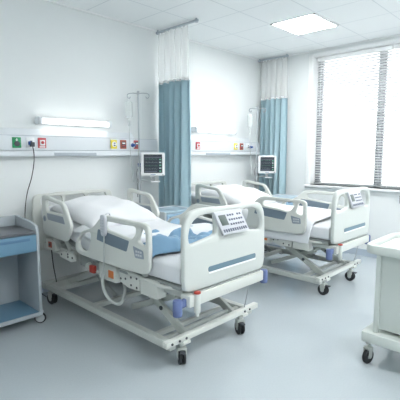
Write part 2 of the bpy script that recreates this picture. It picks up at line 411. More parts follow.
# ---------------------------------------------------------------- curtains
def curtain(x, y0, y1, n, rail_y0, label, zb, flip=1):
    t = thing('hospital_curtain', label, 'curtain', (x, (y0+y1)/2, 0), 0, 'teal privacy curtains')
    cy = (y0+y1)/2; L = y1-y0
    def fold(z0, z1, amp, ph, nn, m, name, mtl):
        def fn(u, v):
            z = z1+(z0-z1)*v; a = amp*(0.8+0.25*v+0.2*math.sin(u*17+1))
            y = -L/2 + L*u + 0.016*math.sin(4*PI*nn*u+ph)*(0.7+.3*v)
            xx = a*math.sin(2*PI*nn*u+ph+0.5*math.sin(5*u)+0.25*v) + 0.008*math.sin(9*u+3*v)
            return Vector((xx, y, z))
        m.grid(fn, nn*16+1, 14)
        o = m.build(name, mtl, t, angle=180)
        s = o.modifiers.new('Solid', 'SOLIDIFY'); s.thickness = 0.002; s.offset = 0
        return o
    fold(zb, 2.385, 0.060, 0.3, n, MB(), 'drape', 'curtain')
    fold(2.385, CEIL-0.045, 0.020, 0.3, n, MB(), 'net_panel', 'net')
    m = MB()
    def band(z):
        def fn(u, v): 
            a = 0.052*(0.85+0.2*math.sin(u*17+1))
            return Vector((a*math.sin(2*PI*n*u+0.3+0.5*math.sin(5*u)), -L/2+L*u+0.016*math.sin(4*PI*n*u+0.3), z+0.014*(v-.5)*2))
        return fn
    m.grid(band(2.39), n*16+1, 2); o = m.build('hem_band', 'white', t, angle=180)
    s = o.modifiers.new('Solid', 'SOLIDIFY'); s.thickness = 0.006; s.offset = 0
    r = thing('curtain_rail', label.replace('curtain', 'curtain rail') if 0 else ('grey ceiling rail above the curtain between the beds' if x < 5 else 'grey ceiling rail above the curtain in the corner'), 'curtain rail', (x, (rail_y0+WY)/2, CEIL-0.03), 0, 'ceiling curtain rails')
    h = (WY-rail_y0)/2
    m = MB(); m.box(-0.012, 0.012, -h+0.002, h-0.003, -0.012, 0.012, bev=0.004); m.build('track', 'railgrey', r)
    for s in (-1, 1):
        m = MB(); m.lathe([(0.022, -0.018), (0.022, 0.008), (0.012, 0.012), (0.012, 0.029)], 'railgrey', T(0, s*(h-0.03), 0), 14); m.build('ceiling_mount', 'railgrey', r)
    for k in range(8):
        u = (k+0.5)/8; m = MB(); m.tube([(0, cy-(rail_y0+WY)/2-L/2+L*u, -0.013), (0, cy-(rail_y0+WY)/2-L/2+L*u, -0.03)], 0.004, n=6); m.build('glider', 'white', t, loc=None).location = (0, (rail_y0+WY)/2-cy, CEIL-0.03)
curtain(3.515, 3.570, 4.105, 5, 3.40, 'pleated teal curtain with white net top between the two beds', 0.35)
curtain(5.735, 3.575, 4.07, 5, 3.56, 'pleated teal curtain with white net top in the far corner', 0.35)

# ---------------------------------------------------------------- casters
def caster(parent, x, y, r, top, style, ang=0.0, side=1):
    A = T(x, y, 0) @ RZ(ang)
    m = MB()
    if style == 'bed':
        m.lathe([(0.020, top-0.045), (0.020, top)], 'frame', A, 14)
        for s in (-1, 1):
            m.plate([(-0.030, r+0.065), (0.022, r+0.070), (0.026, r+0.03), (0.014, r-0.008), (-0.012, r-0.008), (-0.032, r+0.03)], [], 0.006, 'frame', 0.002, A @ T(s*0.030, 0, 0) @ YZ, 1)
        m.box(-0.034, 0.034, -0.028, 0.022, r+0.052, r+0.074, 'frame', 0.006, A)
        m.box(-0.018, 0.018, -0.075, -0.02, r+0.045, r+0.057, 'dark', 0.004, A)
        br = m.build('caster', None, parent)
        for s in (-1, 1):
            m = MB(); mt = A @ T(s*0.016, 0, r) @ RY(PI/2)
            m.lathe([(r*.38, -0.0108), (r*.93, -0.009), (r, -0.005), (r, 0.005), (r*.93, 0.009), (r*.38, 0.0108)], 'black', mt, 28)
            m.lathe([(0.006, -0.012), (r*.4, -0.0115), (r*.4, 0.0115), (0.006, 0.012)], 'hub', mt, 20)
            m.build('wheel', None, br)
    elif style == 'big':
        m.lathe([(0.018, top-0.03), (0.018, top)], 'frame', A, 14)
        m.box(-0.022, 0.022, -0.03, 0.03, 2*r+0.004, 2*r+0.018, 'frame', 0.004, A)
        for s in (-1, 1):
            m.plate([(-0.022, 2*r+0.016), (0.022, 2*r+0.016), (0.018, r), (0.0, r-0.014), (-0.018, r)], [], 0.004, 'frame', 0.001, A @ T(s*0.022, 0, 0) @ YZ, 1)
        br = m.build('caster', None, parent)
        m = MB(); mt = A @ T(0, 0, r) @ RY(PI/2)
        m.lathe([(r*.3, -0.0135), (r*.9, -0.014), (r, -0.008), (r, 0.008), (r*.9, 0.014), (r*.3, 0.0135)], 'black', mt, 28)
        m.lathe([(0.008, -0.019), (r*.22, -0.018), (r*.32, -0.013), (r*.32, 0.013), (r*.22, 0.018), (0.008, 0.019)], 'hub', mt, 20)
        m.build('wheel', None, br)
    else:   # ring caster on the cabinets
        m.lathe([(0.014, top-0.03), (0.014, top)], 'hub', A, 12)
        m.box(-0.012, 0.012, -0.03, 0.02, 2*r-0.004, 2*r+0.014, 'hub', 0.004, A)
        m.plate([(-0.012, 2*r+0.01), (0.012, 2*r+0.01), (0.012, r-0.01), (-0.012, r-0.01)], [], 0.006, 'hub', 0.002, A @ T(0.014, 0, 0) @ YZ, 1)
        br = m.build('caster', None, parent)
        m = MB(); mt = A @ T(0, 0, r) @ RY(PI/2)
        m.lathe([(r*.78, -0.009), (r*.95, -0.009), (r, -0.004), (r, 0.004), (r*.95, 0.009), (r*.78, 0.009)], 'black', mt, 28)
        m.lathe([(0.006, -0.011), (r*.78, -0.0095), (r*.78, 0.0095), (0.006, 0.011)], 'hub', mt, 20)
        m.build('wheel', None, br)

# ---------------------------------------------------------------- hospital bed (origin on the floor under the foot board, +Y to the head)
RAIL = [(1.25, 0.66), (1.262, 0.705), (1.245, 0.762), (1.147, 0.853), (1.004, 0.895), (0.927, 0.939), (0.867, 0.995), (0.80, 1.022), (0.584, 1.018), (0.404, 1.015), (0.32, 1.018), (0.268, 1.000), (0.256, 0.966), (0.256, 0.81), (0.264, 0.70), (0.28, 0.665), (0.33, 0.648), (0.587, 0.640), (0.80, 0.640), (1.08, 0.642), (1.20, 0.645)]
HA = [(1.205, 0.705), (1.215, 0.760), (1.125, 0.838), (1.00, 0.862), (1.01, 0.778), (1.055, 0.695), (1.16, 0.682)]
HB = [(0.80, 0.975), (0.716, 0.978), (0.55, 0.978), (0.405, 0.982), (0.405, 0.935), (0.455, 0.880), (0.60, 0.896), (0.80, 0.915)]
HC = [(0.345, 0.985), (0.300, 0.965), (0.298, 0.91), (0.300, 0.850), (0.388, 0.872), (0.372, 0.925)]
PADA = [(0.89, 0.905), (0.72, 0.890), (0.48, 0.868), (0.515, 0.782), (0.723, 0.795), (0.915, 0.815)]
PADB = [(0.440, 0.842), (0.318, 0.822), (0.310, 0.762), (0.415, 0.755)]
HEADR = [(1.865, 1.080), (1.84, 1.108), (1.78, 1.108), (1.63, 1.085), (1.50, 1.072), (1.45, 1.055), (1.40, 0.985), (1.330, 0.88), (1.335, 0.84), (1.385, 0.755), (1.42, 0.718), (1.60, 0.718), (1.83, 0.725), (1.865, 0.75)]
HH = [(1.79, 1.068), (1.64, 1.048), (1.50, 1.038), (1.435, 0.958), (1.60, 0.955), (1.785, 0.955)]
HPAD = [(1.765, 0.942), (1.45, 0.938), (1.42, 0.872), (1.745, 0.880)]

def hospital_bed(label, loc, blue):
    t = thing('hospital_bed', label, 'hospital bed', loc, 0, 'hospital beds')
    # base
    m = MB()
    for s in (-1, 1): m.box(s*0.44-0.028, s*0.44+0.028, 0.10, 2.02, 0.145, 0.200, bev=0.006)
    m.box(-0.42, 0.42, 1.78, 1.97, 0.150, 0.196, bev=0.006)
    m.box(-0.475, 0.475, 1.95, 2.03, 0.145, 0.212, bev=0.006)
    for y in (0.22, 0.33): m.box(-0.43, 0.43, y-0.016, y+0.016, 0.155, 0.190, bev=0.005)
    m.box(-0.43, 0.43, 1.12, 1.17, 0.155, 0.195, bev=0.005)
    base = m.build('base_frame', 'frame', t)
    m = MB(); m.box(-0.52, 0.52, 0.075, 0.120, 0.187, 0.228, bev=0.006)
    for s in (-1, 1): m.box(s*0.335-0.035, s*0.335+0.035, 0.065, 0.16, 0.165, 0.188, bev=0.004)
    m.build('foot_crossbar', 'ivory', t)
    for x in (-0.47, -0.40, -0.335, 0.335, 0.40):
        m = MB(); m.lathe([(0.009, 0), (0.009, 0.006), (0.006, 0.008)], 'dark', T(x, 0.0755, 0.207) @ RX(PI/2), 10); m.build('bolt', None, t)
    for s in (-1, 1):
        for x, y, an in ((s*0.335, 0.125, -0.55+0.05*s if blue else 0.05*s), (s*0.43, 1.90, 0.2)): caster(t, x, y, 0.055, 0.166, 'bed', an)
    # lifting linkage
    for s in (-1, 1):
        m = MB(); x = s*0.27
        m.bar((x, 0.66, 0.47), (x, 0.15, 0.185), 0.062, 0.030, 'frame')
        m.lathe([(0.017, -0.02), (0.017, 0.02)], 'dark', T(x+s*0.003, 0.40, 0.325) @ RY(PI/2), 14)
        m.lathe([(0.030, -0.022), (0.030, 0.022)], 'frame', T(x, 0.66, 0.47) @ RY(PI/2), 18)
        m.lathe([(0.013, -0.026), (0.013, 0.026)], 'dark', T(x, 0.66, 0.47) @ RY(PI/2), 14)
        m.build('lift_arm', None, t)
        m = MB(); m.bar((x, 1.22, 0.46), (x, 1.84, 0.20), 0.055, 0.030, 'frame')
        m.lathe([(0.026, -0.02), (0.026, 0.02)], 'frame', T(x, 1.22, 0.46) @ RY(PI/2), 18)
        m.lathe([(0.012, -0.024), (0.012, 0.024)], 'dark', T(x, 1.22, 0.46) @ RY(PI/2), 14)
        m.build('lift_arm', None, t)
        m = MB(); x2 = s*0.215
        m.bar((x2, 0.28, 0.44), (x2, 0.86, 0.19), 0.045, 0.022, 'frame'); m.build('brace_arm', None, t)
        m = MB(); x2 = s*0.19
        m.bar((x2, 1.62, 0.44), (x2, 1.15, 0.21), 0.045, 0.022, 'frame2'); m.build('brace_arm', None, t)
    for y, z in ((0.66, 0.47), (1.22, 0.46), (0.30, 0.44), (1.62, 0.44), (0.20, 0.20)):
        m = MB(); m.tube([(-0.26, y, z), (0.26, y, z)], 0.016, 'frame', 14); m.build('cross_tube', None, t)
    m = MB()   # motor between the arms
    m.box(-0.10, 0.02, 0.95, 1.16, 0.40, 0.50, 'dark', 0.012); m.tube([(-0.04, 0.98, 0.44), (-0.04, 0.40, 0.32)], 0.024, 'frame2', 14); m.tube([(-0.04, 0.62, 0.365), (-0.04, 0.34, 0.30)], 0.014, 'steel', 12)
    m.build('actuator', None, t)
    # upper frame
    m = MB()
    for s in (-1, 1): m.box(s*0.365-0.022, s*0.365+0.022, 0.06, 2.14, 0.515, 0.580, bev=0.006)
    for y in (0.08, 0.5, 0.95, 1.4, 2.1): m.box(-0.35, 0.35, y-0.03, y+0.03, 0.50, 0.552, bev=0.004)
    m.build('upper_frame', 'frame', t)
    m = MB()
    m.plate([(-0.43, 0.04), (0.43, 0.04), (0.43, 1.04), (-0.43, 1.04)], [], 0.018, 'frame2', 0.004, T(0, 0, 0.588), 0)
    R0 = T(0, 1.06, 0.586) @ RX(math.radians(12))
    m.plate([(-0.43, 0.0), (0.43, 0.0), (0.43, 1.0), (-0.43, 1.0)], [], 0.018, 'frame2', 0.004, R0, 0)
    m.build('mattress_deck', None, t)
    m = MB(); m.plate(rrect(-0.437, 0.437, 0.034, 1.0, 0.06), [], 0.006, 'frame2', 0.002, T(0, 0, 0.600), 0); m.build('deck_edge_strip', None, t)
    for s in (-1, 1):     # curved mattress stops at the foot end
        m = MB(); m.tube(catmull([(s*0.435, 0.62, 0.60), (s*0.445, 0.40, 0.585), (s*0.44, 0.18, 0.578), (s*0.38, 0.062, 0.585), (s*0.30, 0.055, 0.585)]), 0.013, 'ivory', 10); m.build('mattress_retainer', None, t)
    # boxes and mechanisms under the near side, mirrored on the far side
    for s in (-1, 1):
        def bx(y0, y1, z0, z1, mt, name, d0=0.39, d1=0.455, bev=0.006):
            m = MB(); m.box(min(s*d0, s*d1), max(s*d0, s*d1), y0, y1, z0, z1, mt, bev); return m.build(name, None, t)
        b1 = bx(1.745, 1.93, 0.565, 0.665, 'ivory', 'socket_box')
        m = MB(); m.box(s*0.457-0.003, s*0.457+0.003, 1.81, 1.875, 0.59, 0.645, 'brown', 0.002); m.lathe([(0.016, -0.006), (0.016, 0.006)], 'dark', T(s*0.457, 1.842, 0.617) @ RY(PI/2), 14); m.build('socket', None, b1)
        bx(1.45, 1.70, 0.545, 0.61, 'frame', 'rail_bracket', 0.385, 0.43)
        m = MB()
        m.plate([(1.40, 0.59), (1.56, 0.60), (1.66, 0.57), (1.66, 0.53), (1.45, 0.515), (1.36, 0.54)], [], 0.02, 'ivory', 0.004, T(s*0.445, 0, 0) @ YZ, 1)
        for y, z in ((1.62, 0.56), (1.50, 0.555), (1.42, 0.56), (1.50, 0.58)): m.lathe([(0.010, -0.013), (0.010, 0.013)], 'dark', T(s*0.446, y, z) @ RY(PI/2), 10)
        m.build('hinge_plate', None, t)
        bx(1.13, 1.34, 0.505, 0.60, 'frame2', 'gear_housing', 0.385, 0.425)
        m = MB(); m.box(s*0.455-0.016, s*0.455+0.016, 1.045, 1.115, 0.495, 0.560, 'red', 0.008); lab(m.build('release_handle', None, t), 'red release handle')
        m = MB(); m.lathe([(0.030, -0.03), (0.034, 0.0), (0.030, 0.03)], 'frame', T(s*0.425, 1.17, 0.53) @ RY(PI/2), 16); m.tube([(s*0.43, 1.16, 0.52), (s*0.44, 1.0, 0.50), (s*0.43, 0.98, 0.56)], 0.012, 'frame', 10); m.build('brake_linkage', None, t)
        b2 = bx(0.735, 0.975, 0.478, 0.612, 'ivory', 'battery_box', 0.37, 0.462, 0.014)
        m = MB(); m.box(s*0.4635-0.0015, s*0.4635+0.0015, 0.765, 0.835, 0.512, 0.572, 'orange'); lab(m.build('warning_label', None, b2), 'orange warning label')
        m = MB(); m.plate([(0.455, 0.60), (0.715, 0.605), (0.72, 0.56), (0.70, 0.50), (0.60, 0.475), (0.46, 0.478)], [], 0.03, 'ivory', 0.005, T(s*0.43, 0, 0) @ YZ, 1)
        for y, z in ((0.69, 0.53), (0.56, 0.565), (0.56, 0.505), (0.63, 0.54), (0.49, 0.50), (0.49, 0.57)): m.lathe([(0.009, -0.018), (0.009, 0.018)], 'dark', T(s*0.430, y, z) @ RY(PI/2), 10)
        m.box(min(s*0.432, s*0.452), max(s*0.432, s*0.452), 0.60, 0.70, 0.580, 0.598, 'frame2', 0.003)
        m.build('rail_latch', None, t)
        bx(0.245, 0.44, 0.470, 0.600, 'ivory', 'end_cover', 0.36, 0.455, 0.012)
        # side rails
        m = MB(); m.plate(RAIL, [HA, HB, HC], 0.036, 'ivory', 0.011, T(s*0.495, 0, 0) @ YZ, 2); sr = m.build('side_rail', None, t)
        m = MB(); m.plate(PADA, [], 0.040, 'pad', 0.004, T(s*0.495, 0, 0) @ YZ, 1); m.build('rail_pad', None, sr)
        m = MB(); m.plate(PADB, [], 0.040, 'padpale', 0.004, T(s*0.495, 0, 0) @ YZ, 1); lab(m.build('button_pad', None, sr), 'pale grey button pad')
        m = MB()
        for yy in (0.345, 0.37, 0.395):
            for zz in (0.782, 0.806): m.box(s*0.5155-0.001, s*0.5155+0.001, yy-0.009, yy+0.009, zz-0.007, zz+0.007, 'panel')
        m.build('button', None, bpy.data.objects[sr.children[-1].name] if sr.children else sr)
        m = MB(); m.plate(HEADR, [HH], 0.036, 'ivory', 0.011, T(s*0.495, 0, 0) @ YZ, 2); hr = m.build('side_rail', None, t)
        m = MB(); m.plate(HPAD, [], 0.040, 'padpale', 0.004, T(s*0.495, 0, 0) @ YZ, 1); m.build('rail_pad', None, hr)
        m = MB(); m.lathe([(0.028, -0.021), (0.028, 0.021)], 'padpale', T(s*0.495, 1.808, 0.885) @ RY(PI/2), 20); m.lathe([(0.012, -0.024), (0.012, 0.024)], 'pad', T(s*0.495, 1.808, 0.885) @ RY(PI/2), 14); m.build('tilt_gauge', None, hr)
        for yy, zz in ((1.52, 0.75), (1.75, 0.75), (0.40, 0.66), (0.85, 0.66)):
            m = MB(); m.bar((s*0.47, yy, zz), (s*0.41, yy, 0.58), 0.035, 0.012, 'frame', side=Vector((0, 1, 0))); m.build('rail_hinge', None, t)
    # foot board
    FB = [(-0.445, 0.90), (-0.44, 1.03), (-0.395, 1.112), (-0.30, 1.132), (-0.118, 1.125), (0.118, 1.12), (0.30, 1.125), (0.40, 1.11), (0.45, 1.04), (0.46, 0.93), (0.465, 0.64), (0.44, 0.572), (0.36, 0.566), (-0.37, 0.572), (-0.43, 0.585), (-0.445, 0.65)]
    FH1 = [(-0.402, 0.925), (-0.40, 0.985), (-0.36, 1.055), (-0.28, 1.082), (-0.150, 1.086), (-0.135, 1.05), (-0.130, 0.96), (-0.14, 0.930), (-0.30, 0.905), (-0.385, 0.895)]
    FH2 = [(-x+0.02, z) for x, z in FH1][::-1]
    m = MB(); m.plate(FB, [FH1, FH2], 0.045, 'ivory2', 0.014, T(0, 0, 0) @ XZ, 2); fb = m.build('foot_board', None, t)
    m = MB(); m.plate(rrect(-0.215, 0.335, 0.678, 0.716, 0.015), [], 0.006, 'slot', 0.001, T(0, -0.0225, 0) @ XZ, 0); m.plate(rrect(-0.21, 0.335, 0.664, 0.677, 0.005), [], 0.006, 'white', 0.001, T(0, -0.0222, 0) @ XZ, 0)
    lab(m.build('board_groove', None, fb), 'slate blue groove')
    # control panel, tilted back on the board
    A = T(-0.090, -0.048, 0.922) @ RX(math.radians(-10)) @ Matrix(((1, 0, -0.45, 0), (0, 1, 0, 0), (0, 0, 1, 0), (0, 0, 0, 1)))
    m = MB(); m.plate([(0, 0.0), (0.295, 0.0), (0.290, 0.172), (0.0, 0.172)], [], 0.022, 'panel', 0.004, A @ XZ, 0); cp = m.build('control_panel', None, fb)
    m = MB(); m.box(0.025, 0.098, -0.0135, -0.0105, 0.068, 0.145, 'lcd', 0.001, A); m.build('display', None, cp)
    m = MB()
    for r in range(3):
        for k in range(6): 
            if r == 2 and k == 3: continue
            m.box(0.118+k*0.027, 0.134+k*0.027, -0.014, -0.0105, 0.062+r*0.034, 0.076+r*0.034, 'key', 0.001, A)
    for k in range(11): m.box(0.016+k*0.0245, 0.031+k*0.0245, -0.014, -0.0105, 0.018, 0.040, 'key', 0.001, A)
    m.build('keypad', None, cp)
    # bar and bumpers beneath the foot board
    m = MB(); m.box(-0.42, 0.42, -0.045, 0.045, 0.478, 0.560, bev=0.012); m.build('end_bar', 'ivory', t)
    m = MB(); m.box(-0.36, 0.39, -0.030, 0.020, 0.560, 0.568); m.build('bar_gap_strip', 'frame2', t)
    for s in (-1, 1):
        m = MB(); m.lathe([(0.020, 0.432), (0.030, 0.435), (0.032, 0.45), (0.032, 0.53), (0.028, 0.542), (0.010, 0.545)], 'blue', T(s*0.488, 0.0, 0.0), 20); m.bar((s*0.41, 0, 0.512), (s*0.46, 0, 0.505), 0.05, 0.03, 'blue', side=Vector((0, 1, 0)))
        lab(m.build('corner_bumper', None, t), 'blue corner bumper')
    m = MB(); m.lathe([(0.012, 0.41), (0.014, 0.43), (0.022, 0.44), (0.022, 0.562), (0.018, 0.566)], 'ivory', T(-0.355, -0.052, 0), 18); m.build('drip_holder', None, t)
    m = MB(); m.lathe([(0.018, 0.566), (0.024, 0.569), (0.024, 0.578), (0.018, 0.582)], 'red', T(-0.355, -0.052, 0), 18); lab(m.build('release_knob', None, t), 'red release knob')
    m = MB(); m.tube([(0.36, 0.04, 0.50), (0.36, 0.10, 0.22)], 0.004, 'steel', 8); m.build('pedal_rod', None, t)
    # head board
    HB_ = [(-0.475, 0.90), (-0.47, 1.04), (-0.44, 1.08), (-0.2, 1.09), (0.2, 1.09), (0.44, 1.08), (0.47, 1.04), (0.475, 0.90), (0.47, 0.55), (0.44, 0.50), (-0.44, 0.50), (-0.47, 0.55)]
    holes = [[(x0, 0.96), (x0, 1.05), (x1, 1.05), (x1, 0.96)] for x0, x1 in ((-0.39, -0.15), (-0.12, 0.12), (0.15, 0.39))]
    m = MB(); m.plate(HB_, holes, 0.035, 'ivory', 0.010, T(0, 2.165, 0) @ XZ, 2); m.build('head_board', None, t)
    return t

BED1 = (2.225, 1.87, 0); BED2 = (4.25, 1.81, 0)
hospital_bed('ivory hospital bed nearest the camera, with blue blanket on its mattress', BED1, True)
hospital_bed('ivory hospital bed under the window beyond the curtain, white bedding only', BED2, False)

# bedding (local to each bed)
def prof(y):   # mattress top height along the bed
    base = 0.755
    if y < 1.02: return base
    if y < 1.22: 
        k = (y-1.02)/0.2; return base + 0.022*k*k
    return base + 0.022 + (y-1.22)*0.23
def mattress(loc, label):
    bm = MB(); n = 60
    def fn(u, v):   # v round the section, u along
        y = 0.045 + 2.02*u; top = prof(y); bot = 0.60 if y < 1.06 else 0.60+(y-1.06)*0.22
        a = 2*PI*v; c, s = math.cos(a), math.sin(a)
        e = 0.28
        X = 0.425*math.copysign(abs(c)**e, c); Z = (top+bot)/2 + (top-bot)/2*math.copysign(abs(s)**e, s)
        k = 1.0
        if u < 0.02: k = 0.93+3.5*u
        if u > 0.98: k = 0.93+3.5*(1-u)
        return Vector((X*(0.98+0.02*k), y, (top+bot)/2+(Z-(top+bot)/2)*k))
    vs = bm.grid(fn, n, 49)
    bm.bm.faces.new([r for r in vs[0][:-1]]); bm.bm.faces.new([r for r in vs[-1][:-1]][::-1])
    o = bm.build('mattress', 'sheet', angle=60); o.location = loc; tag(o, label, 'mattress', 'bed mattresses')
mattress(BED1, 'white sheeted mattress on the near bed, under the blue blanket')
mattress(BED2, 'white sheeted mattress on the far bed by the window')

def pillow(loc, label):
    m = MB(); bm = bmesh.new(); N = 26; Ln, Wd, H = 0.76, 0.80, 0.115
    def fn(sgn):
        def f(u, v):
            a = 2*u-1; b2 = 2*v-1
            px = Ln/2*a*(1-0.06*(b2**2)*(1-abs(a))); py = Wd/2*b2*(1-0.07*(1-abs(b2))*(a**2))
            h = H*max(0, (1-abs(a)**3.2))**0.45*max(0, (1-abs(b2)**2.8))**0.45
            h *= 1+0.10*math.sin(5*a+2*b2)+0.05*math.sin(9*b2-4*a)
            return Vector((px, py, sgn*h*(1.2 if sgn > 0 else 0.40)))
        return f
    m.grid(fn(1), N, N); m.grid(fn(-1), N, N)
    o = m.build('pillow', 'pillow', angle=180); o.location = loc; o.rotation_euler = (math.radians(8.5), 0, 0); tag(o, label, 'pillow', 'bed pillows')
def onbed(B, x, y, dz): return (B[0]+x, B[1]+y, prof(y)+dz)
pillow(onbed(BED1, -0.01, 1.57, 0.042), 'plump white pillow at the raised head of the near bed')
pillow(onbed(BED2, 0, 1.57, 0.042), 'plump white pillow at the raised head of the far bed')

def cover(name, label, cat, loc, y0, y1, hw, hfun, mt, nx=40, ny=40, thick=0.012, group=None):
    m = MB()
    def fn(u, v):
        y = y0+(y1-y0)*v; x = -hw+2*hw*u
        return hfun(x, y, u, v)
    m.grid(fn, nx, ny); o = m.build(name, mt, angle=180); o.location = loc
    s = o.modifiers.new('Solid', 'SOLIDIFY'); s.thickness = thick; s.offset = 1 
    ss = o.modifiers.new('Sub', 'SUBSURF'); ss.levels = 1; ss.render_levels = 1
    tag(o, label, cat, group); return o
def ss(a, b, x):
    t = min(1, max(0, (x-a)/(b-a))); return t*t*(3-2*t)
def duvet(xoff, over_blanket, puff):
    def h(x, y, u, v):
        e = min(ss(-.02, .06, v), ss(-.02, .10, 1-v))
        z = prof(y)+0.012+puff*e*(0.9+0.07*math.sin(6*x+2)+0.10*math.sin(9*y+4*x))+0.05*(1-ss(.15, .40, v))*ss(0, .03, v)*over_blanket
        over = max(0, abs(x)-0.40)
        if over > 0: z -= over*1.2
        sx = math.copysign(min(abs(x), 0.40+(over if over < 0.05 else 0.05)+min(0.017, 0.1*over)), x)
        if over > 0: z = max(z, 0.53+0.03*math.sin(8*y))
        yy = y+(0.02*math.sin(7*x+1)-xoff*(x+0.4))*(1-v)
        return Vector((sx, yy, z))
    return h
cover('duvet', 'white folded duvet rising over the raised back of the near bed', 'duvet', BED1, 0.50, 1.40, 0.445, duvet(0.12, 1, 0.055), 'sheet', group='white duvets')
cover('duvet', 'white duvet spread over the far bed and drooping at its side', 'duvet', BED2, 0.24, 1.40, 0.62, duvet(0, 0, 0.05), 'sheet', group='white duvets')
def blk(x, y, u, v):
    e = min(ss(0, .18, v), ss(0, .10, 1-v))
    w = 0.5+0.5*math.sin(8*x+3.0*math.sin(5*v)+1.0)
    w2 = abs(math.sin(5.5*x-4*v+0.7))
    z = 0.772 + e*(0.020+0.034*w*(1-0.3*v)+0.030*w2) + 0.012*e*math.sin(24*v+9*x)
    z += e*0.06*(noise.noise(Vector((x*6, y*11, 0.3)))) + e*0.03*abs(noise.noise(Vector((x*14+3, y*16, 1.3))))
    over = max(0, abs(x)-0.40)
    if over > 0: z -= over*0.9
    yy = y + 0.07*(1-v)*(abs(math.sin(4.5*x+0.9))-0.5)
    return Vector((math.copysign(min(abs(x), 0.44), x), yy, z))
cover('blanket', 'crumpled blue blanket across the foot half of the near bed', 'blanket', BED1, 0.30, 0.62, 0.46, blk, 'blanket', 60, 36)

# hand control hooked over the near side rail of the near bed
t = thing('bed_remote', 'grey hand control hooked on the near side rail of the front bed', 'remote control', (BED1[0]-0.532, BED1[1]+0.775, 0.865))
m = MB(); m.plate([(-0.026, 0.0), (0.026, 0.0), (0.032, 0.06), (0.034, 0.14), (0.024, 0.168), (-0.024, 0.168), (-0.034, 0.14), (-0.032, 0.06)], [], 0.026, 'panel', 0.006, T(-0.002, 0, 0) @ YZ, 2); m.build('handset', None, t)
m = MB()
for r in range(5):
    for s in (-1, 1): m.box(-0.017, -0.0145, s*0.012-0.007, s*0.012+0.007, 0.03+r*0.022, 0.042+r*0.022, 'hub')
m.build('keys', None, t)
m = MB(); m.tube(catmull([(0.010, 0, 0.13), (0.02, 0, 0.165), (0.05, 0, 0.172), (0.058, 0, 0.15)]), 0.006, 'panel', 8); m.build('hook', None, t)
m = MB(); m.tube(catmull([(0, 0, 0.002), (-0.004, 0.004, -0.10), (0, 0.015, -0.24), (0.0, 0.03, -0.30)]), 0.006, 'cordgrey', 8)
m.tube(catmull([(0.0, 0.03, -0.30), (-0.002, 0.035, -0.38), (0.012, 0.015, -0.47), (0.05, -0.03, -0.535), (0.10, -0.06, -0.545), (0.16, -0.03, -0.48), (0.175, 0.0, -0.40)]), 0.013, 'cordgrey', 10)
m.build('cord', None, t)

# ---------------------------------------------------------------- IV stands + monitors
def iv_stand(x, y, label, bag_dx):
    t = thing('iv_stand', label, 'IV stand', (x, y, 0), math.radians(-46), 'IV stands beside the beds')
    m = MB(); m.tube([(0, 0, 0.07), (0, 0, 1.30)], 0.0125, 'steel', 12); m.tube([(0, 0, 1.30), (0, 0, 2.21)], 0.009, 'steel', 12)
    m.lathe([(0.012, 1.27), (0.020, 1.275), (0.020, 1.33), (0.012, 1.335)], 'hub', None, 14); m.build('pole', None, t)
    for k in range(5):
        a = 2*PI*k/5+0.3; c, s = math.cos(a), math.sin(a)
        m = MB(); m.tube(catmull([(0, 0, 0.10), (c*.05, s*.05, 0.075), (c*.14, s*.14, 0.055)]), 0.011, 'steel', 8)
        m.lathe([(0.018, -0.008), (0.018, 0.008)], 'black', T(c*.14, s*.14, 0.018) @ RZ(a) @ RX(PI/2), 14); m.tube([(c*.14, s*.14, 0.05), (c*.14, s*.14, 0.02)], 0.005, 'steel', 8)
        m.build('leg', None, t)
    for s in (-1, 1):
        m = MB(); m.tube(catmull([(0, 0, 2.20), (s*0.06, 0, 2.205), (s*0.12, 0, 2.195), (s*0.128, 0, 2.16), (s*0.105, 0, 2.145), (s*0.09, 0, 2.165)]), 0.005, 'steel', 8); m.build('hook', None, t)
    m = MB(); m.lathe([(0.012, 2.19), (0.016, 2.195), (0.016, 2.225), (0.008, 2.232)], 'hub', None, 14); m.build('hook_hub', None, t)
    # bag, hanging from one hook
    b = thing('iv_bag', 'clear drip bag hanging from ' + label.split(' stand')[0].replace('slim steel IV', 'the pole') + ' stand by ' + ('the near bed' if x < 4 else 'the far bed'), 'IV bag', (x+bag_dx*math.cos(math.radians(-46)), y+bag_dx*math.sin(math.radians(-46)), 1.90), math.radians(-46), 'drip bags')
    m = MB(); m.plate(rrect(-0.040, 0.040, 0.02, 0.21, 0.018), [], 0.028, 'bag', 0.010, XZ, 0); m.build('pouch', None, b)
    m = MB(); m.tube([(0, 0, 0.21), (0, 0, 0.248)], 0.003, 'white', 6); m.build('hanging_loop', None, b)
    m = MB(); m.lathe([(0.010, -0.08), (0.010, -0.02), (0.005, 0.0), (0.005, 0.02)], 'bag', None, 12)
    m.tube(catmull([(0, 0, -0.08), (0.005, 0, -0.3), (0.02, -0.01, -0.55), (0.045, -0.02, -0.75)]), 0.004, 'tube', 6); m.build('drip_line', None, b)
    return t
iv_stand(3.035, 3.93, 'slim steel IV stand behind the near bed', -0.112)
iv_stand(5.34, 3.86, 'slim steel IV stand behind the far bed', -0.112)

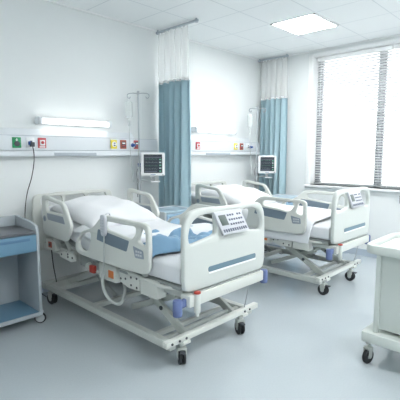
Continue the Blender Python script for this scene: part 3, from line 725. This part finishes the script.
def monitor(x, y, z, rz, label, px, py):
    t = thing('patient_monitor', label, 'monitor', (x, y, z), rz, 'patient monitors')
    W, H = 0.29, 0.285
    m = MB(); m.plate(rrect(-W/2, W/2, 0, H, 0.022), [], 0.07, 'white', 0.010, T(0, 0, 0) @ XZ, 0); m.box(-W/2+0.03, W/2-0.03, 0.03, 0.085, 0.03, H-0.03, 'white', 0.015); m.build('casing', None, t)
    m = MB(); m.box(-0.110, 0.112, -0.0375, -0.034, 0.038, H-0.024, 'screen', 0.001); sc = m.build('screen', None, t)
    m = MB(); yy = -0.0385
    def trace(z0, amp, col, seed, x0=-0.10, x1=0.055):
        rnd = random.Random(seed); pts = []
        n = 36
        for i in range(n):
            k = i % 9; zz = z0 + (amp if k == 4 else (-amp*.4 if k == 5 else (amp*.2 if k == 2 else 0)))
            pts.append((x0+(x1-x0)*i/(n-1), yy, zz))
        m.tube(pts, 0.0007, col, 4)
    trace(0.205, 0.016, 'tgreen', 1); trace(0.165, 0.010, 'twhite', 2); trace(0.125, 0.008, 'tgreen', 3); trace(0.085, 0.007, 'twhite', 4)
    m.box(-0.10, 0.05, yy-0.0006, yy, 0.052, 0.062, 'key')
    m.box(-0.10, 0.10, yy-0.0006, yy, 0.222, 0.228, 'key')
    for k, zz in enumerate((0.20, 0.165, 0.13, 0.095, 0.06)): m.box(0.075, 0.100, yy-0.0006, yy, zz-0.007, zz+0.007, 'twhite' if k % 2 else 'tgreen')
    m.build('vital_signs_display', None, sc)
    m = MB(); m.box(-0.03, 0.03, -0.037, -0.034, 0.014, 0.020, 'navy'); m.build('badge', None, t)
    m = MB(); m.lathe([(0.010, 0), (0.010, 0.006)], 'hub', T(0.118, -0.035, 0.016) @ RX(PI/2), 12); m.build('knob', None, t)
    m = MB()     # arm and small tray under the monitor, clamped to the pole
    m.lathe([(0.018, -0.06), (0.018, 0.0)], 'hub', T(0.0, 0.02, 0), 14); m.lathe([(0.034, -0.008), (0.038, 0)], 'white', T(0, 0.02, -0.004), 18)
    m.box(-0.025, 0.085, -0.05, 0.05, -0.075, -0.060, 'white', 0.006)
    m.build('mounting_foot', None, t)
    # arm to the pole in local coordinates
    d = Vector((px-x, py-y, 0)); d.rotate(Matrix.Rotation(-rz, 3, 'Z'))
    e = d - d.normalized()*0.0
    m = MB(); m.tube([(0.0, 0.02, -0.045), (e.x, e.y, -0.060)], 0.008, 'hub', 10); m.lathe([(0.022, -0.085), (0.022, -0.035)], 'hub', T(e.x, e.y, 0), 14); m.build('pole_arm', None, t)
    for k in range(2):
        m = MB(); m.lathe([(0.012, 0), (0.018, 0.006), (0.018, 0.03), (0.010, 0.036)], 'navy', T(-W/2-0.002, 0.02, 0.14-0.035*k) @ RY(-PI/2), 14); lab(m.build('cable_plug', None, t), 'blue cable plug')
    m = MB(); m.tube(catmull([(-W/2-0.034, 0.02, 0.105), (-W/2-0.05, 0.02, 0.03), (-W/2-0.04, 0.02, -0.12), (-W/2-0.045, 0.03, -0.26)]), 0.0035, 'dark', 6); m.build('sensor_cable', None, t)
    return t
monitor(3.165, 3.83, 1.222, math.radians(-38), 'white patient monitor with dark screen beside the near bed', 3.035, 3.93)
monitor(5.46, 3.74, 1.175, math.radians(-50), 'white patient monitor with grey screen in front of the corner curtain', 5.34, 3.86)

# ---------------------------------------------------------------- bedside cabinets
def cabinet(x0, x1, y0, y1, label, style, door, gz=0.93):
    cx, cy = (x0+x1)/2, (y0+y1)/2; w, d = (x1-x0)/2, (y1-y0)/2
    side, blue, top, slit = style
    t = thing('bedside_cabinet', label, 'cabinet', (cx, cy, 0), 0, 'bedside cabinets')
    for s in (-1, 1):
        m = MB(); m.plate([(-d, 0.115), (d, 0.115), (d, gz), (d-0.03, gz), (-d+0.10, 0.84+(gz-.84)*.7), (-d+0.02, 0.84+(gz-.84)*.45), (-d, 0.842)], [], 0.026, side, 0.004, T(s*(w-0.013), 0, 0) @ YZ, 0); m.build('side_panel', None, t)
    m = MB(); m.box(-w+0.026, w-0.026, d-0.022, d-0.002, 0.10, gz, bev=0.003); m.build('back_panel', side, t)
    m = MB(); m.box(-w+0.026, w-0.026, -d+0.004, d-0.022, 0.815, 0.838, bev=0.003); lab(m.build('top', top, t), 'dark grey top') if top == 'cabtop' else m.build('top', top, t)
    m = MB(); m.box(-w+0.026, w-0.026, -d+0.002, d-0.022, 0.100, 0.122, bev=0.002); m.build('bottom_shelf', blue, t)
    m = MB(); m.box(-w+0.0, w-0.0, -d-0.004, -d+0.008, 0.088, 0.122, bev=0.002); m.box(-w, w, -d+0.008, d, 0.092, 0.099); m.build('plinth', side, t)
    m = MB(); m.box(-w+0.030, w-0.030, -d-0.010, -d+0.008, 0.665, 0.812, bev=0.005)
    m.box(-w+0.035, w-0.035, -d+0.01, d-0.04, 0.675, 0.79); dr = m.build('drawer', blue, t)
    m = MB(); m.plate(rrect(-w+0.06, w-0.085, 0.765, 0.788, 0.009), [], 0.008, slit, 0.001, T(0, -d-0.0095, 0) @ XZ, 0); m.build('pull_slot', None, dr)
    if door:
        m = MB(); m.box(-w+0.030, w-0.030, -d-0.010, -d+0.008, 0.13, 0.655, bev=0.005); dd = m.build('door', blue, t)
        m = MB(); m.box(-w+0.05, -w+0.06, -d-0.02, -d-0.008, 0.5, 0.6, bev=0.003); m.build('door_handle', 'hub', dd)
    for sx in (-1, 1):
        for sy in (-1, 1): caster(t, sx*(w-0.002), sy*(d-0.05), 0.050, 0.118, 'ring', 0.9 if sy < 0 else 0.2)
cabinet(0.96, 1.505, 3.355, 3.80, 'open blue and grey bedside cabinet at the left edge of the photo', ('cabside', 'cabblue', 'cabtop', 'cabslit'), False)
cabinet(2.93, 3.42, 3.35, 3.74, 'pale blue bedside cabinet behind the near bed by the curtain', ('nsside', 'nsblue', 'nstop', 'cabslit'), True, 0.847)
cabinet(5.10, 5.58, 3.16, 3.55, 'pale blue bedside cabinet in the corner behind the far bed', ('nsside', 'nsblue', 'nstop', 'cabslit'), True, 0.847)

# power cord from the wall to the bed
t = thing('power_cord', 'thin black power cord hanging from the wall unit beside the near bed', 'cord', (1.775, 4.03, 1.59))
m = MB(); m.box(-0.018, 0.018, -0.035, 0.012, -0.028, 0.018, 'dark', 0.006); m.box(-0.03, -0.005, -0.01, 0.012, -0.01, 0.025, 'navy', 0.004); m.build('plug', None, t)
m = MB(); m.tube(catmull([(0, -0.02, -0.02), (0.01, -0.02, -0.10), (0.012, 0.0, -0.2), (-0.005, 0.03, -0.34), (-0.045, 0.07, -0.52), (-0.07, 0.08, -0.75), (-0.06, 0.075, -1.1), (0.02, 0.05, -1.5), (0.06, -0.02, -1.583),
                          (0.07, -0.12, -1.583), (0.10, -0.2, -1.45), (0.05, -0.25, -1.2), (0.02, -0.28, -0.99)]), 0.0048, 'black', 8); m.build('cable', None, t)

# ---------------------------------------------------------------- trolley at the right edge
t = thing('medical_trolley', 'pale grey-green instrument trolley with white tray top on casters', 'trolley', (3.06, 0.74, 0))
def rr(x0, x1, y0, y1, r): return rrect(x0-3.06, x1-3.06, y0-0.74, y1-0.74, r)
m = MB()
m.plate(rr(2.745, 3.345, 0.385, 1.075, 0.08), [rr(2.785, 3.315, 0.415, 1.040, 0.06)], 0.062, 'trolley', 0.008, T(0, 0, 0.848), 0)
m.plate(rr(2.775, 3.335, 0.395, 1.055, 0.08), [], 0.016, 'trolley', 0.003, T(0, 0, 0.829), 0)
tp = m.build('tray_top', None, t)
m = MB(); m.plate(rr(2.80, 3.31, 0.42, 1.03, 0.065), [], 0.010, 'tray', 0.003, T(0, 0, 0.8435), 0); lab(m.build('tray_liner', None, tp), 'glossy white tray liner')
m = MB(); m.box(2.825-3.06, 3.285-3.06, 0.455-0.74, 0.985-0.74, 0.275, 0.820, 'trolley', 0.004); m.build('body', None, t)
for x in (2.825, 3.285):
    for y in (0.45, 0.99):
        m = MB(); m.box(x-3.06-0.016, x-3.06+0.016, y-0.74-0.016, y-0.74+0.016, 0.245, 0.820, 'trolley', 0.004); m.build('corner_post', None, t)
m = MB(); m.plate(rr(2.772, 3.345, 0.385, 1.075, 0.02), [], 0.072, 'trolley', 0.006, T(0, 0, 0.209), 0); m.build('base_platform', None, t)
for x in (2.82, 3.30):
    for y in (0.43, 1.035): caster(t, x-3.06, y-0.74, 0.053, 0.174, 'big', 1.35 if y > 1 else -0.4)

# small dark fitting on the wall at the right edge
m = MB(); m.plate(rrect(-0.03, 0.03, -0.06, 0.06, 0.02), [], 0.03, 'padpale', 0.006, YZ, 0)
o = m.build('wall_socket', None); o.location = (WX-0.0155, 1.795, 0.87); tag(o, 'small grey fitting on the wall below the window at the right edge', 'wall fitting')

# ---------------------------------------------------------------- light
w = bpy.data.worlds.new('World'); bpy.context.scene.world = w; w.use_nodes = True
bg = w.node_tree.nodes['Background']; bg.inputs[0].default_value = (0.95, 0.985, 1.0, 1); bg.inputs[1].default_value = 2.3
nt = w.node_tree; tc = nt.nodes.new('ShaderNodeTexCoord'); sx = nt.nodes.new('ShaderNodeSeparateXYZ'); cr = nt.nodes.new('ShaderNodeValToRGB')
mr = nt.nodes.new('ShaderNodeMapRange'); mr.inputs['From Min'].default_value = -1
nt.links.new(tc.outputs['Generated'], sx.inputs[0]); nt.links.new(sx.outputs['Z'], mr.inputs['Value']); nt.links.new(mr.outputs[0], cr.inputs[0])
cr.color_ramp.elements[0].position = 0.40; cr.color_ramp.elements[0].color = (0.36, 0.37, 0.36, 1)      # pale ground below the horizon
cr.color_ramp.elements[1].position = 0.50; cr.color_ramp.elements[1].color = (0.95, 0.985, 1.0, 1)
nt.links.new(cr.outputs[0], bg.inputs[0])
p = bpy.data.lights.new('window_portal', 'AREA'); p.shape = 'RECTANGLE'; p.size = WZ1-WZ0; p.size_y = WY1-WY0; p.cycles.is_portal = True
po = bpy.data.objects.new('window_portal', p); C.objects.link(po); po.location = (WX+0.235, (WY0+WY1)/2, (WZ0+WZ1)/2); po.rotation_euler = (0, math.radians(90), 0)

# ---------------------------------------------------------------- camera
cam = bpy.data.cameras.new('camera'); co = bpy.data.objects.new('camera', cam); C.objects.link(co)
f = 404.0; pitch = math.atan(47/404); head = math.radians(43.8)
cam.sensor_width = 36; cam.sensor_fit = 'HORIZONTAL'; cam.lens = 36*f/400; cam.clip_start = 0.05
co.location = (0, 0, 1.5); co.rotation_euler = (PI/2-pitch, 0, head-PI/2)
sc = bpy.context.scene; sc.camera = co
sc.view_settings.view_transform = 'Standard'; sc.view_settings.look = 'None'; sc.view_settings.gamma = 1
sc.view_settings.exposure = 0.9
